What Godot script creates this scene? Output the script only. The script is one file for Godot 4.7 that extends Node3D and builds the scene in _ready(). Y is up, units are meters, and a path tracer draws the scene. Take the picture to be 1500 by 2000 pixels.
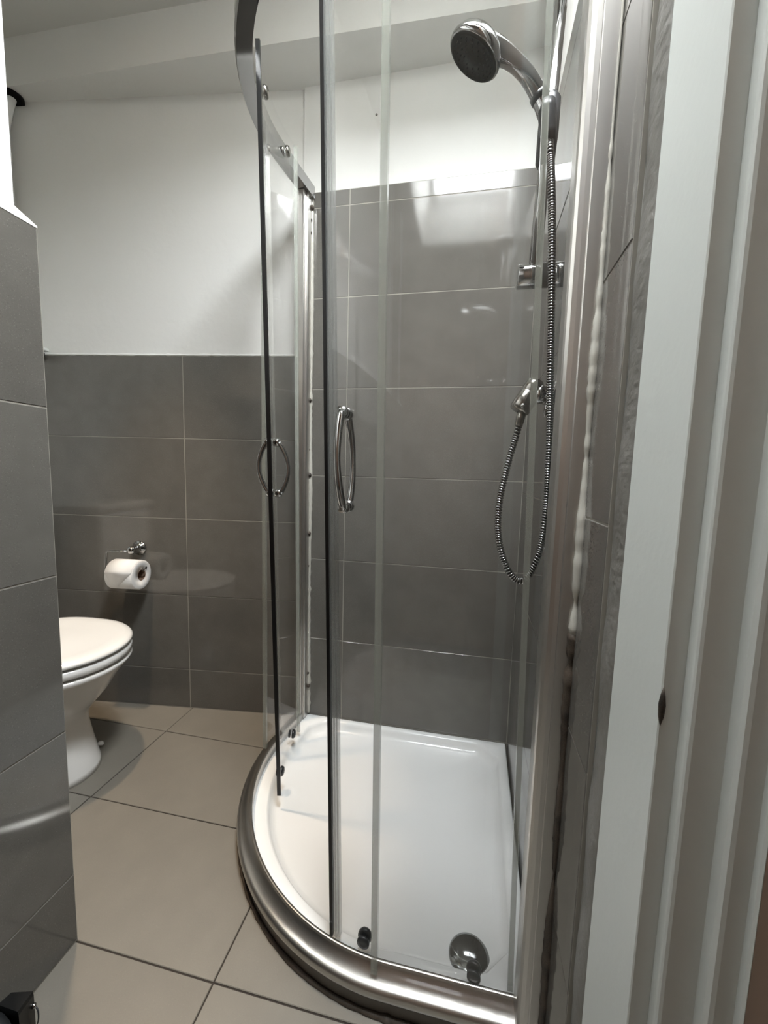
extends Node3D
# A tiled shower room seen from its doorway. World frame: camera above the origin, -z into the room, right wall at x = 0.17.

var M := {}
var tile_cache := {}
var rng := RandomNumberGenerator.new()
const CEN := Vector2(-0.09, -1.09)      # centre of the shower quadrant in plan (x, z)
const RAD := 0.5

func _ready() -> void:
	rng.seed = 7
	camera_and_light()
	materials()
	build_room()
	build_tray()
	build_enclosure()
	build_shower_fittings()
	build_toilet()
	build_roll()
	build_small_things()

# ---------------------------------------------------------------- camera, sky, light
func camera_and_light() -> void:
	var cam := Camera3D.new()
	cam.name = "camera"
	add_child(cam)
	cam.position = Vector3(0, 0.965, 0)
	cam.rotation = Vector3(-0.1, 0.19, 0.0275)
	cam.fov = rad_to_deg(2.0 * atan(1000.0 / 760.0))
	cam.near = 0.02
	cam.far = 60.0
	cam.current = true
	var env := Environment.new()
	env.background_mode = Environment.BG_SKY
	var sky := Sky.new()
	var sm := ProceduralSkyMaterial.new()
	sm.sky_top_color = Color(0.90, 0.93, 0.96)
	sm.sky_horizon_color = Color(0.88, 0.92, 0.95)
	sm.ground_bottom_color = Color(0.30, 0.30, 0.29)
	sm.ground_horizon_color = Color(0.62, 0.63, 0.63)
	sm.sky_energy_multiplier = 2.2
	sky.sky_material = sm
	env.sky = sky
	env.ambient_light_source = Environment.AMBIENT_SOURCE_SKY
	env.tonemap_mode = Environment.TONE_MAPPER_LINEAR
	env.tonemap_exposure = 1.84
	env.sdfgi_enabled = true
	env.ssao_enabled = true
	env.ssil_enabled = true
	var we := WorldEnvironment.new()
	we.name = "world_environment"
	we.environment = env
	add_child(we)
	# daylight coming in through the roof window
	var a := AreaLight3D.new()
	a.name = "roof_window_daylight"
	a.area_size = Vector2(0.40, 0.36)
	a.light_energy = 3.4
	a.light_color = Color(0.975, 0.99, 1.0)
	a.area_range = 8.0
	a.shadow_enabled = true
	add_child(a)
	a.position = Vector3(-0.007, 2.575, -0.42)
	a.rotation = Vector3(-PI / 2, 0, 0)
	# the ceiling spot above the toilet
	var s := SpotLight3D.new()
	s.name = "ceiling_spot_beam"
	s.light_energy = 1.4
	s.light_color = Color(1.0, 0.885, 0.75)
	s.light_size = 0.035
	s.spot_range = 8.0
	s.spot_angle = 23.0
	s.spot_angle_attenuation = 0.6
	s.spot_attenuation = 2.0
	s.shadow_enabled = true
	add_child(s)
	s.position = Vector3(-1.0, 2.375, -0.88)
	s.rotation = Vector3(-PI / 2, 0, 0)

# ---------------------------------------------------------------- helpers
func mat(c: Color, rough := 0.5, metal := 0.0) -> StandardMaterial3D:
	var m := StandardMaterial3D.new()
	m.albedo_color = c
	m.roughness = rough
	m.metallic = metal
	m.cull_mode = BaseMaterial3D.CULL_DISABLED
	return m

func triplanar(m: StandardMaterial3D, sc: float, world := true) -> void:
	m.uv1_triplanar = true
	m.uv1_world_triplanar = world
	m.uv1_scale = Vector3(sc, sc, sc)

func noise_bytes(sd: int, fr: float, kind: int, octs: int, n: int) -> PackedByteArray:
	var f := FastNoiseLite.new()
	f.seed = sd
	f.frequency = fr
	f.noise_type = kind
	f.fractal_octaves = octs
	var im := f.get_seamless_image(n, n)
	im.convert(Image.FORMAT_L8)
	return im.get_data()

func tile_texture(base: Color, sd: int, amount: float, specks: float, n := 512) -> ImageTexture:
	var cloud := noise_bytes(sd, 0.006, FastNoiseLite.TYPE_SIMPLEX_SMOOTH, 4, n)
	var grain := noise_bytes(sd + 1, 0.25, FastNoiseLite.TYPE_SIMPLEX, 2, n)
	var dots := noise_bytes(sd + 2, 0.2, FastNoiseLite.TYPE_SIMPLEX, 2, n)
	var data := PackedByteArray()
	data.resize(n * n * 3)
	for i in n * n:
		var v := 1.0 + amount * ((cloud[i] - 128) / 128.0) + amount * 0.55 * ((grain[i] - 128) / 128.0)
		var d := float(dots[i]) / 255.0
		if d > 0.86:
			v += specks * (d - 0.86) * 6.0
		elif d < 0.13:
			v -= specks * (0.13 - d) * 4.0
		data[i * 3] = clampi(int(base.r * v * 255.0), 0, 255)
		data[i * 3 + 1] = clampi(int(base.g * v * 255.0), 0, 255)
		data[i * 3 + 2] = clampi(int(base.b * v * 255.0), 0, 255)
	return ImageTexture.create_from_image(Image.create_from_data(n, n, false, Image.FORMAT_RGB8, data))

func noise_tex(sd: int, fr: float, octs := 3, n := 512) -> NoiseTexture2D:
	var f := FastNoiseLite.new()
	f.seed = sd
	f.frequency = fr
	f.fractal_octaves = octs
	var t := NoiseTexture2D.new()
	t.noise = f
	t.width = n
	t.height = n
	t.seamless = true
	return t

func materials() -> void:
	for k in 3:
		var t := mat(Color(1, 1, 1), 0.075)
		t.albedo_texture = tile_texture([Color(0.386, 0.377, 0.358), Color(0.376, 0.367, 0.348), Color(0.396, 0.387, 0.368)][k], 11 + k * 7, 0.035, 0.55)
		triplanar(t, 2.3 + 0.3 * k)
		M["tile%d" % k] = t
		var f := mat(Color(1, 1, 1), 0.42)
		f.albedo_texture = tile_texture([Color(0.458, 0.44, 0.405), Color(0.448, 0.43, 0.395), Color(0.463, 0.445, 0.41)][k], 41 + k * 7, 0.025, 0.15)
		triplanar(f, 2.1 + 0.25 * k)
		M["floor%d" % k] = f
	M.grout = mat(Color(0.56, 0.545, 0.51), 0.9)
	M.floor_grout = mat(Color(0.17, 0.145, 0.12), 0.9)
	M.plaster = mat(Color(0.86, 0.86, 0.845), 0.75)
	M.plaster.heightmap_enabled = false
	M.plaster.normal_enabled = true
	var pn := noise_tex(5, 0.03, 4)
	pn.as_normal_map = true
	pn.bump_strength = 1.6
	M.plaster.normal_texture = pn
	M.plaster.normal_scale = 0.25
	triplanar(M.plaster, 1.6)
	M.ceiling = mat(Color(0.80, 0.80, 0.78), 0.85)
	M.paint = mat(Color(0.80, 0.815, 0.80), 0.42)
	M.paint.normal_enabled = true
	M.paint.normal_texture = pn
	M.paint.normal_scale = 0.15
	triplanar(M.paint, 5.0)
	M.old_paint = mat(Color(0.45, 0.44, 0.42), 0.5)
	M.old_paint.normal_enabled = true
	var on := noise_tex(9, 0.02, 5)
	on.as_normal_map = true
	on.bump_strength = 3.0
	M.old_paint.normal_texture = on
	M.old_paint.normal_scale = 0.85
	triplanar(M.old_paint, 6.0)
	M.hall = mat(Color(0.43, 0.35, 0.29), 0.8)
	M.chrome = mat(Color(0.70, 0.70, 0.70), 0.06, 1.0)
	M.steel = mat(Color(0.62, 0.61, 0.59), 0.2, 1.0)
	M.rail = mat(Color(0.74, 0.73, 0.71), 0.30, 1.0)
	M.rail.normal_enabled = true
	var rn := noise_tex(23, 0.012, 5)
	rn.as_normal_map = true
	rn.bump_strength = 2.0
	M.rail.normal_texture = rn
	M.rail.normal_scale = 0.3
	triplanar(M.rail, 3.0)
	M.waste = mat(Color(0.50, 0.51, 0.51), 0.07, 1.0)
	M.plinth = mat(Color(0.42, 0.40, 0.375), 0.4)
	M.satin = mat(Color(0.80, 0.79, 0.775), 0.33, 1.0)
	M.hose = mat(Color(0.62, 0.62, 0.62), 0.14, 1.0)
	M.acrylic = mat(Color(0.94, 0.945, 0.94), 0.16)
	M.ceramic = mat(Color(0.88, 0.875, 0.86), 0.1)
	M.seat = mat(Color(0.85, 0.85, 0.84), 0.14)
	M.paper = mat(Color(0.85, 0.85, 0.845), 0.95)
	M.card = mat(Color(0.42, 0.34, 0.28), 0.9)
	M.black = mat(Color(0.02, 0.02, 0.02), 0.35)
	M.rubber = mat(Color(0.05, 0.05, 0.048), 0.6)
	M.rubber.metallic_specular = 0.2
	M.nozzle = mat(Color(0.06, 0.065, 0.065), 0.5)
	M.nozzle.metallic_specular = 0.2
	M.darkgrey = mat(Color(0.17, 0.175, 0.18), 0.35)
	M.silicone = mat(Color(0.70, 0.69, 0.655), 0.22)
	M.mould = mat(Color(0.30, 0.27, 0.24), 0.6)
	M.mould.albedo_texture = tile_texture(Color(0.9, 0.85, 0.8), 77, 0.5, 0.8, 256)
	triplanar(M.mould, 6.0)
	M.glass = mat(Color(0.93, 0.97, 0.94, 0.004), 0.02)
	M.glass.transparency = BaseMaterial3D.TRANSPARENCY_ALPHA
	M.glass.metallic_specular = 0.36
	M.seal = mat(Color(0.68, 0.70, 0.66, 0.38), 0.22)
	M.seal.transparency = BaseMaterial3D.TRANSPARENCY_ALPHA
	M.seal_grey = mat(Color(0.66, 0.68, 0.67, 0.30), 0.24)
	M.seal_grey.transparency = BaseMaterial3D.TRANSPARENCY_ALPHA
	M.edge = mat(Color(0.55, 0.60, 0.55), 0.15)
	M.roofglass = mat(Color(0.95, 0.98, 1.0, 0.005), 0.02)
	M.roofglass.transparency = BaseMaterial3D.TRANSPARENCY_ALPHA
	M.glow = mat(Color(1, 0.95, 0.88), 0.5)
	M.glow.emission_enabled = true
	M.glow.emission = Color(1.0, 0.86, 0.7)
	M.glow.emission_energy_multiplier = 6.0

func tool() -> SurfaceTool:
	var st := SurfaceTool.new()
	st.begin(Mesh.PRIMITIVE_TRIANGLES)
	st.set_smooth_group(-1)
	return st

func tri(st: SurfaceTool, a: Vector3, b: Vector3, c: Vector3) -> void:
	st.add_vertex(a)
	st.add_vertex(b)
	st.add_vertex(c)

func quad(st: SurfaceTool, a: Vector3, b: Vector3, c: Vector3, d: Vector3) -> void:
	tri(st, a, b, c)
	tri(st, a, c, d)

func finish(st: SurfaceTool) -> ArrayMesh:
	st.generate_normals()
	return st.commit()

func obj(called: String, mesh: Mesh, m: Material, parent: Node, at := Transform3D.IDENTITY) -> MeshInstance3D:
	var o := MeshInstance3D.new()
	o.name = called
	o.mesh = mesh
	o.material_override = m
	o.transform = at
	parent.add_child(o, true)
	return o

func thing(called: String, label: String, category: String, at := Vector3.ZERO, group := "") -> Node3D:
	var o := Node3D.new()
	o.name = called
	o.position = at
	add_child(o, true)
	tag(o, label, category, group)
	return o

func tag(o: Node, label: String, category: String, group := "") -> void:
	o.set_meta("label", label)
	o.set_meta("category", category)
	if group:
		o.set_meta("group", group)

func structure(o: Node, label: String, category: String) -> void:
	tag(o, label, category)
	o.set_meta("kind", "structure")

func cbox(st: SurfaceTool, a: Vector3, b: Vector3, c := 0.0) -> void:
	# a box from corner a to corner b with its edges cut by c
	var lv := []
	var ys := [[a.y, c], [a.y + c, 0.0], [b.y - c, 0.0], [b.y, c]] if c > 0.0 else [[a.y, 0.0], [b.y, 0.0]]
	for e in ys:
		var i: float = e[1]
		var k := c * 0.7
		if c > 0.0:
			lv.append([Vector3(a.x + i + k, e[0], a.z + i), Vector3(b.x - i - k, e[0], a.z + i), Vector3(b.x - i, e[0], a.z + i + k), Vector3(b.x - i, e[0], b.z - i - k), Vector3(b.x - i - k, e[0], b.z - i), Vector3(a.x + i + k, e[0], b.z - i), Vector3(a.x + i, e[0], b.z - i - k), Vector3(a.x + i, e[0], a.z + i + k)])
		else:
			lv.append([Vector3(a.x, e[0], a.z), Vector3(b.x, e[0], a.z), Vector3(b.x, e[0], b.z), Vector3(a.x, e[0], b.z)])
	loft(st, lv, true, true)

func loft(st: SurfaceTool, rings: Array, cap := true, closed := true) -> void:
	# rings run bottom to top, each turning the same way (x towards z seen from above)
	for j in rings.size() - 1:
		var p = rings[j]
		var q = rings[j + 1]
		var n: int = p.size()
		for i in (n if closed else n - 1):
			var k := (i + 1) % n
			quad(st, p[i], p[k], q[k], q[i])
	if cap:
		fan(st, rings[0], true)
		fan(st, rings[-1], false)

func fan(st: SurfaceTool, ring, flip: bool) -> void:
	var c := Vector3.ZERO
	for p in ring:
		c += p
	c /= ring.size()
	for i in ring.size():
		var k: int = (i + 1) % ring.size()
		if flip:
			tri(st, c, ring[k], ring[i])
		else:
			tri(st, c, ring[i], ring[k])

func lathe(st: SurfaceTool, prof: Array, seg := 32, t := Transform3D.IDENTITY) -> void:
	# prof: Vector2(radius, height) from bottom to top
	var rings := []
	for p in prof:
		var r := []
		for i in seg:
			var an := TAU * i / seg
			r.append(t * Vector3(cos(an) * p.x, p.y, sin(an) * p.x))
		rings.append(r)
	loft(st, rings, true)

func frame(dir: Vector3, at := Vector3.ZERO) -> Transform3D:
	# a transform whose y axis lies along dir
	var y := dir.normalized()
	var x := y.cross(Vector3(0, 0, 1))
	if x.length() < 0.05:
		x = y.cross(Vector3(1, 0, 0))
	x = x.normalized()
	return Transform3D(Basis(x, y, x.cross(y)), at)

func tube(st: SurfaceTool, pts: Array, rad, seg := 12, squash := 1.0) -> void:
	var rings := []
	var nrm := Vector3.ZERO
	for i in pts.size():
		var d: Vector3 = (pts[mini(i + 1, pts.size() - 1)] - pts[maxi(i - 1, 0)]).normalized()
		if i == 0:
			nrm = d.cross(Vector3(0.3, 0.2, 1)).normalized()
		nrm = (nrm - d * nrm.dot(d)).normalized()
		var bi := nrm.cross(d)
		var r: float = rad[i] if rad is Array or rad is PackedFloat32Array else rad
		var ring := []
		for k in seg:
			var an := TAU * k / seg
			ring.append(pts[i] + (nrm * cos(an) * squash + bi * sin(an)) * r)
		rings.append(ring)
	loft(st, rings, true)

func spline(ctrl: Array, n: int) -> Array:
	var c := Curve3D.new()
	for i in ctrl.size():
		var t: Vector3 = (ctrl[mini(i + 1, ctrl.size() - 1)] - ctrl[maxi(i - 1, 0)]) / 6.0
		c.add_point(ctrl[i], -t, t)
	var out := []
	var total := c.get_baked_length()
	for i in n + 1:
		out.append(c.sample_baked(total * i / n, true))
	return out

func smooth(st: SurfaceTool) -> SurfaceTool:
	st.set_smooth_group(0)
	return st

func box_part(called: String, a: Vector3, b: Vector3, c: float, m: Material, parent: Node) -> MeshInstance3D:
	var st := tool()
	cbox(st, a, b, c)
	return obj(called, finish(st), m, parent)

# ---------------------------------------------------------------- tiles
func tile_mesh(w: float, h: float, t: float) -> ArrayMesh:
	var key := "%.4f_%.4f_%.4f" % [w, h, t]
	if tile_cache.has(key):
		return tile_cache[key]
	var st := tool()
	var c := 0.0011
	var o := [Vector3(-w / 2, -h / 2, 0), Vector3(w / 2, -h / 2, 0), Vector3(w / 2, h / 2, 0), Vector3(-w / 2, h / 2, 0)]
	var lv := [[], [], []]
	for p in o:
		lv[0].append(p)
		lv[1].append(Vector3(p.x, p.y, t - c))
		lv[2].append(Vector3(p.x - signf(p.x) * c, p.y - signf(p.y) * c, t))
	for j in 2:
		for i in 4:
			var k := (i + 1) % 4
			quad(st, lv[j][i], lv[j + 1][i], lv[j + 1][k], lv[j][k])
	quad(st, lv[2][0], lv[2][3], lv[2][2], lv[2][1])
	var m := finish(st)
	tile_cache[key] = m
	return m

func tiles(parent: Node, base: Transform3D, us: Array, vs: Array, gap: float, prefix: String, called := "tile") -> void:
	# base: x along the surface, y up it, z out of it; the tiles fill the cells between the cuts us and vs
	for i in us.size() - 1:
		for j in vs.size() - 1:
			var w: float = us[i + 1] - us[i] - gap
			var h: float = vs[j + 1] - vs[j] - gap
			if w < 0.006 or h < 0.006:
				continue
			var tilt := Basis(Vector3(1, 0, 0), rng.randf_range(-0.0012, 0.0012)) * Basis(Vector3(0, 1, 0), rng.randf_range(-0.0012, 0.0012))
			var t := base * Transform3D(tilt, Vector3((us[i] + us[i + 1]) / 2, (vs[j] + vs[j + 1]) / 2, -0.008 + rng.randf_range(-0.0003, 0.0003)))
			obj(called, tile_mesh(snappedf(w, 0.0005), snappedf(h, 0.0005), 0.008), M["%s%d" % [prefix, rng.randi() % 3]], parent, t)

func cuts(lo: float, hi: float, first: float, step: float) -> Array:
	var out := [lo]
	var x := first - step * ceilf((first - lo) / step)
	while x < hi - 0.004:
		if x > lo + 0.004:
			out.append(x)
		x += step
	out.append(hi)
	return out

func wall_frame(origin: Vector3, along: Vector3) -> Transform3D:
	var x := along.normalized()
	var y := Vector3.UP
	return Transform3D(Basis(x, y, x.cross(y)), origin)

func slab(called: String, f: Transform3D, u0: float, u1: float, v0: float, v1: float, depth: float, front: float, m: Material, parent: Node) -> MeshInstance3D:
	var st := tool()
	var lo := []
	var hi := []
	for p in [[u0, front - depth], [u1, front - depth], [u1, front], [u0, front]]:
		lo.append(f * Vector3(p[0], v0, p[1]))
		hi.append(f * Vector3(p[0], v1, p[1]))
	loft(st, [lo, hi], true)
	return obj(called, finish(st), m, parent)

# ---------------------------------------------------------------- room
func build_room() -> void:
	# floor
	var fl := box_part("floor", Vector3(-1.95, -0.12, -1.6), Vector3(1.2, -0.0025, 1.5), 0.0, M.floor_grout, self)
	structure(fl, "beige rectangular porcelain tiles with dark joints covering the floor", "floor")
	var ff := Transform3D(Basis(Vector3(1, 0, 0), Vector3(0, 0, -1), Vector3(0, 1, 0)), Vector3(0, 0, 0))
	tiles(fl, ff, cuts(-1.66, 0.5, -1.0175, 0.6045), cuts(-0.6, 1.37, 0.5735, 0.2975), 0.0032, "floor", "floor_tile")

	# back wall behind the toilet, turned a little towards the shower
	var fb := wall_frame(Vector3(-0.731, 0, -1.347), Vector3(0.99312, 0, -0.1171))
	var wb := slab("wall_back", fb, -0.98, 0.18, -0.02, 2.6, 0.12, -0.006, M.plaster, self)
	structure(wb, "white plaster wall behind the toilet with dark grey tiles on its lower half", "wall")
	slab("grout_bed", fb, -0.95, 0.1735, 0.0, 1.374, 0.006, -0.0009, M.grout, wb)
	tiles(wb, fb, [-0.935, -0.902, -0.2965, 0.173], [0.002, 0.162, 0.4655, 0.769, 1.0735, 1.374], 0.0022, "tile")
	# ragged strip of filler along the top edge of the tiles
	var sf := smooth(tool())
	var rr := []
	var rp := []
	for i in 80:
		rp.append(Vector3(-0.93 + 1.09 * i / 79.0, 1.377, -0.003))
		rr.append(0.0045 + rng.randf_range(-0.0012, 0.0014))
	tube(sf, rp, rr, 8)
	obj("filler_strip", finish(sf), M.plaster, wb, fb)

	# shower wall, tiled higher
	var fs := wall_frame(Vector3(0, 0, -1.327), Vector3(1, 0, 0))
	var ws := slab("wall_shower", fs, -0.575, 0.36, -0.02, 2.6, 0.2, -0.0365, M.plaster, self)
	structure(ws, "shower wall with glossy grey tiles to head height and white plaster above", "wall")
	slab("tiled_board", fs, -0.562, 0.21, -0.01, 1.8905, 0.036, -0.006, M.plaster, ws)
	slab("grout_bed", fs, -0.561, 0.205, 0.0, 1.892, 0.006, -0.0009, M.grout, ws)
	tiles(ws, fs, [-0.561, -0.398, 0.2005], [0.02, 0.043, 0.345, 0.6465, 0.949, 1.2505, 1.5525, 1.842, 1.892], 0.0022, "tile")

	var wp := smooth(tool())
	lathe(wp, [Vector2(0.0042, 0.0), Vector2(0.004, 0.0012), Vector2(0.0005, 0.0016)], 12, frame(Vector3(0, 0, 1), Vector3(-0.3236, 2.133, -1.3635)))
	obj("wall_plug", finish(wp), M.plinth, ws)
	# right wall beside the shower
	var fr := wall_frame(Vector3(0.1662, 0, -0.476) + Vector3(0.0400, 0, -0.9992) * 0.853, Vector3(-0.0400, 0, 0.9992))
	var wr := slab("wall_right", fr, 0.0, 0.853, -0.02, 2.6, 0.18, -0.006, M.plaster, self)
	structure(wr, "tiled right side wall that the shower enclosure is fixed to", "wall")
	slab("grout_bed", fr, 0.0, 0.853, 0.0, 1.892, 0.006, -0.0009, M.grout, wr)
	tiles(wr, fr, [0.0, 0.2585, 0.853], [0.003, 0.302, 0.609, 0.9125, 1.2165, 1.5185, 1.8205, 1.892], 0.0022, "tile")

	# stub wall on the left, a block whose far side closes the toilet corner
	var wl := box_part("wall_left", Vector3(-1.80, -0.02, -0.568), Vector3(-0.732, 1.361, 0.95), 0.0, M.plaster, self)
	structure(wl, "left foreground wall of grey tiles under a white set-back upper part", "wall")
	var fl2 := Transform3D(Basis(Vector3(0, 0, -1), Vector3.UP, Vector3(1, 0, 0)), Vector3(-0.722, 0, -0.576))
	box_part("grout_bed", Vector3(-0.732, 0.0, -0.5755), Vector3(-0.7229, 1.361, 0.94), 0.0, M.grout, wl)
	tiles(wl, fl2, [-1.5, -1.2, -0.5965, 0.0], [0.003, 0.150, 0.4545, 0.760, 1.063, 1.361], 0.0022, "tile")
	var ft2 := Transform3D(Basis(Vector3(-1, 0, 0), Vector3.UP, Vector3(0, 0, -1)), Vector3(-0.722, 0, -0.576))
	tiles(wl, ft2, [0.009, 0.5965, 0.94], [0.003, 0.150, 0.4545, 0.760, 1.063, 1.361], 0.0022, "tile")
	var su := tool()
	loft(su, [[Vector3(-1.80, 1.361, -0.576), Vector3(-0.722, 1.361, -0.576), Vector3(-0.722, 1.361, 0.95), Vector3(-1.80, 1.361, 0.95)],
		[Vector3(-1.80, 1.364, -0.576), Vector3(-0.722, 1.364, -0.576), Vector3(-0.722, 1.364, 0.95), Vector3(-1.80, 1.364, 0.95)],
		[Vector3(-1.80, 1.402, -0.576), Vector3(-0.768, 1.402, -0.576), Vector3(-0.768, 1.402, 0.95), Vector3(-1.80, 1.402, 0.95)],
		[Vector3(-1.80, 2.6, -0.576), Vector3(-0.766, 2.6, -0.576), Vector3(-0.766, 2.6, 0.95), Vector3(-1.80, 2.6, 0.95)]])
	obj("upper_plaster", finish(su), M.plaster, wl)

	# far left wall of the toilet corner, out of sight behind the stub wall
	var wo := box_part("wall_far_left", Vector3(-1.80, -0.02, -1.45), Vector3(-1.655, 2.6, -0.56), 0.0, M.plaster, self)
	structure(wo, "plain white wall at the far end of the toilet corner", "wall")
	# hall behind the camera
	var wf := box_part("wall_front", Vector3(-0.9, -0.02, 0.95), Vector3(1.3, 2.6, 1.1), 0.0, M.hall, self)
	structure(wf, "brown painted hall wall opposite the shower room", "wall")
	var wh := tool()
	cbox(wh, Vector3(0.232, -0.02, -0.31), Vector3(0.45, 2.6, 0.96))
	var whm := obj("wall_hall", finish(wh), M.hall, self)
	structure(whm, "brown hall wall beside the door casing at the right edge", "wall")
	# door casing: jamb, stepped and beaded architrave, one mesh per moulding
	var jb := box_part("door_1", Vector3(0.170, -0.0, -0.4375), Vector3(0.26, 2.3, -0.3415), 0.0015, M.paint, self)
	structure(jb, "white painted door jamb, the bright upright band at the right", "door frame")
	moulding("architrave_step", [Vector2(0.24, -0.3412), Vector2(0.1855, -0.3412), Vector2(0.1853, -0.3330), Vector2(0.1858, -0.3310), Vector2(0.1868, -0.3295), Vector2(0.189, -0.3285), Vector2(0.24, -0.3285)], jb, Vector2(0.24, -0.3350))
	moulding("architrave_bead", [Vector2(0.26, -0.3285), Vector2(0.2120, -0.3285), Vector2(0.2122, -0.319), Vector2(0.214, -0.3155), Vector2(0.217, -0.3145), Vector2(0.26, -0.3145)], jb, Vector2(0.26, -0.3285))
	moulding("architrave_flat", [Vector2(0.30, -0.3145), Vector2(0.2300, -0.3145), Vector2(0.2300, -0.309), Vector2(0.2315, -0.307), Vector2(0.30, -0.307)], jb, Vector2(0.30, -0.3145))
	var pc := smooth(tool())
	lathe(pc, [Vector2(0.0003, -0.016), Vector2(0.0022, -0.008), Vector2(0.0028, 0.002), Vector2(0.0018, 0.010), Vector2(0.0003, 0.017)], 8, Transform3D(Basis.IDENTITY, Vector3(0.1712, 0.780, -0.3412)))
	obj("paint_chip", finish(pc), M.mould, jb).set_meta("label", "dark chip in the paint on the jamb edge")
	# rough painted strip between the tile edge and the jamb
	var ts := smooth(tool())
	var rings := []
	for j in 120:
		var y := 2.3 * j / 119.0
		var w1 := 0.1700 + 0.0012 * sin(y * 31.0) + rng.randf_range(-0.0004, 0.0004)
		rings.append([Vector3(0.30, y, -0.4765), Vector3(w1 + 0.0025, y, -0.4765), Vector3(w1, y, -0.470), Vector3(w1 + 0.0008 * sin(y * 57.0), y, -0.455), Vector3(w1 + 0.001, y, -0.441), Vector3(w1 + 0.004, y, -0.4374), Vector3(0.30, y, -0.4374)])
	loft(ts, rings, true)
	var t1 := obj("trim_1", finish(ts), M.old_paint, self)
	structure(t1, "rough smeared paint strip between the wall tiles and the door jamb", "trim")

	# ceiling with the opening of the roof window
	var ce := tool()
	var ox0 := -0.305
	var ox1 := 0.262
	var oz0 := -0.66
	var oz1 := -0.05
	cbox(ce, Vector3(-1.9, 2.4, -1.6), Vector3(ox0, 2.56, 0.1))
	cbox(ce, Vector3(ox1, 2.4, -1.6), Vector3(1.3, 2.56, 0.1))
	cbox(ce, Vector3(ox0, 2.4, -1.6), Vector3(ox1, 2.56, oz0))
	cbox(ce, Vector3(ox0, 2.4, oz1), Vector3(ox1, 2.56, 0.1))
	var cem := obj("ceiling", finish(ce), M.ceiling, self)
	structure(cem, "plain white ceiling at the top left of the picture", "ceiling")
	box_part("hall_ceiling", Vector3(-1.9, 2.4, 0.1), Vector3(1.3, 2.56, 1.2), 0.0, M.hall, cem)
	var bx := tool()
	loft(bx, [[Vector3(-1.72, 2.25, -1.5), Vector3(0.34, 2.25, -1.5), Vector3(0.34, 2.25, -1.245), Vector3(-1.72, 2.25, -1.192)], [Vector3(-1.72, 2.41, -1.5), Vector3(0.34, 2.41, -1.5), Vector3(0.34, 2.41, -1.245), Vector3(-1.72, 2.41, -1.192)]])
	var bxm := obj("trim_2", finish(bx), M.plaster, self)
	structure(bxm, "boxed-in white bulkhead running along the top of the back walls", "bulkhead")
	# roof window: splayed shaft, frame, pane
	var sh := tool()
	var lo := [Vector3(ox0, 2.401, oz0), Vector3(ox1, 2.401, oz0), Vector3(ox1, 2.401, oz1), Vector3(ox0, 2.401, oz1)]
	var hi := [Vector3(-0.217, 2.64, -0.61), Vector3(0.203, 2.64, -0.61), Vector3(0.203, 2.64, -0.23), Vector3(-0.217, 2.64, -0.23)]
	var lo2 := [Vector3(ox0 - 0.08, 2.401, oz0 - 0.08), Vector3(ox1 + 0.08, 2.401, oz0 - 0.08), Vector3(ox1 + 0.08, 2.401, oz1 + 0.08), Vector3(ox0 - 0.08, 2.401, oz1 + 0.08)]
	var hi2 := [Vector3(ox0 - 0.08, 2.64, oz0 - 0.08), Vector3(ox1 + 0.08, 2.64, oz0 - 0.08), Vector3(ox1 + 0.08, 2.64, oz1 + 0.08), Vector3(ox0 - 0.08, 2.64, oz1 + 0.08)]
	loft(sh, [hi, lo, lo2, hi2, hi], false)
	var win := obj("window_1", finish(sh), M.plaster, self)
	structure(win, "roof window shaft above the shower letting in daylight", "window")
	var wfst := tool()
	for b in [[-0.217, -0.207], [0.193, 0.203], [-0.014, 0.000]]:
		cbox(wfst, Vector3(b[0], 2.595, -0.61), Vector3(b[1], 2.635, -0.23), 0.002)
	for b in [[-0.61, -0.60], [-0.24, -0.23]]:
		cbox(wfst, Vector3(-0.217, 2.595, b[0]), Vector3(0.203, 2.635, b[1]), 0.002)
	obj("window_frame", finish(wfst), M.paint, win)
	box_part("pane", Vector3(-0.217, 2.617, -0.61), Vector3(0.203, 2.621, -0.23), 0.0, M.roofglass, win)

func moulding(called: String, prof: Array, parent: Node, last: Vector2) -> void:
	var st := tool()
	var pts := prof.duplicate()
	pts.append(last)
	var a := []
	var b := []
	for p in pts:
		a.append(Vector3(p.x, 0.0, p.y))
		b.append(Vector3(p.x, 2.3, p.y))
	a.reverse()
	b.reverse()
	loft(st, [a, b], true)
	obj(called, finish(st), M.paint, parent)

# ---------------------------------------------------------------- shower tray and enclosure
func enc_point(o: float, t: float) -> Vector2:
	# plan point of the enclosure line, o inside its outer face; t runs 0..3: left straight, curve, right straight
	var a0 := deg_to_rad(188.6)
	var a1 := deg_to_rad(90.0)
	var r := RAD - o
	if t <= 1.0:
		var nrm := Vector2(cos(a0), sin(a0))
		var tp := CEN + nrm * r
		var start := Vector2(-0.562, -1.327) - nrm * o
		return start.lerp(tp, t)
	if t <= 2.0:
		var an := lerpf(a0, a1, t - 1.0)
		return CEN + Vector2(cos(an), sin(an)) * r
	return Vector2(CEN.x, CEN.y + r).lerp(Vector2(0.1675, CEN.y + r), t - 2.0)

func enc_ts(n := 56) -> Array:
	var out := []
	for i in 9:
		out.append(i / 8.0)
	for i in n:
		out.append(1.0 + (i + 1.0) / n)
	for i in 8:
		out.append(2.0 + (i + 1.0) / 8.0)
	return out

func rail(st: SurfaceTool, prof: Array, ts: Array) -> void:
	# sweeps a closed profile of (offset inwards, height) along the enclosure
	var rings := []
	for t in ts:
		var ring := []
		for p in prof:
			var q := enc_point(p.x, t)
			ring.append(Vector3(q.x, p.y, q.y))
		rings.append(ring)
	loft(st, rings, true)

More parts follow.
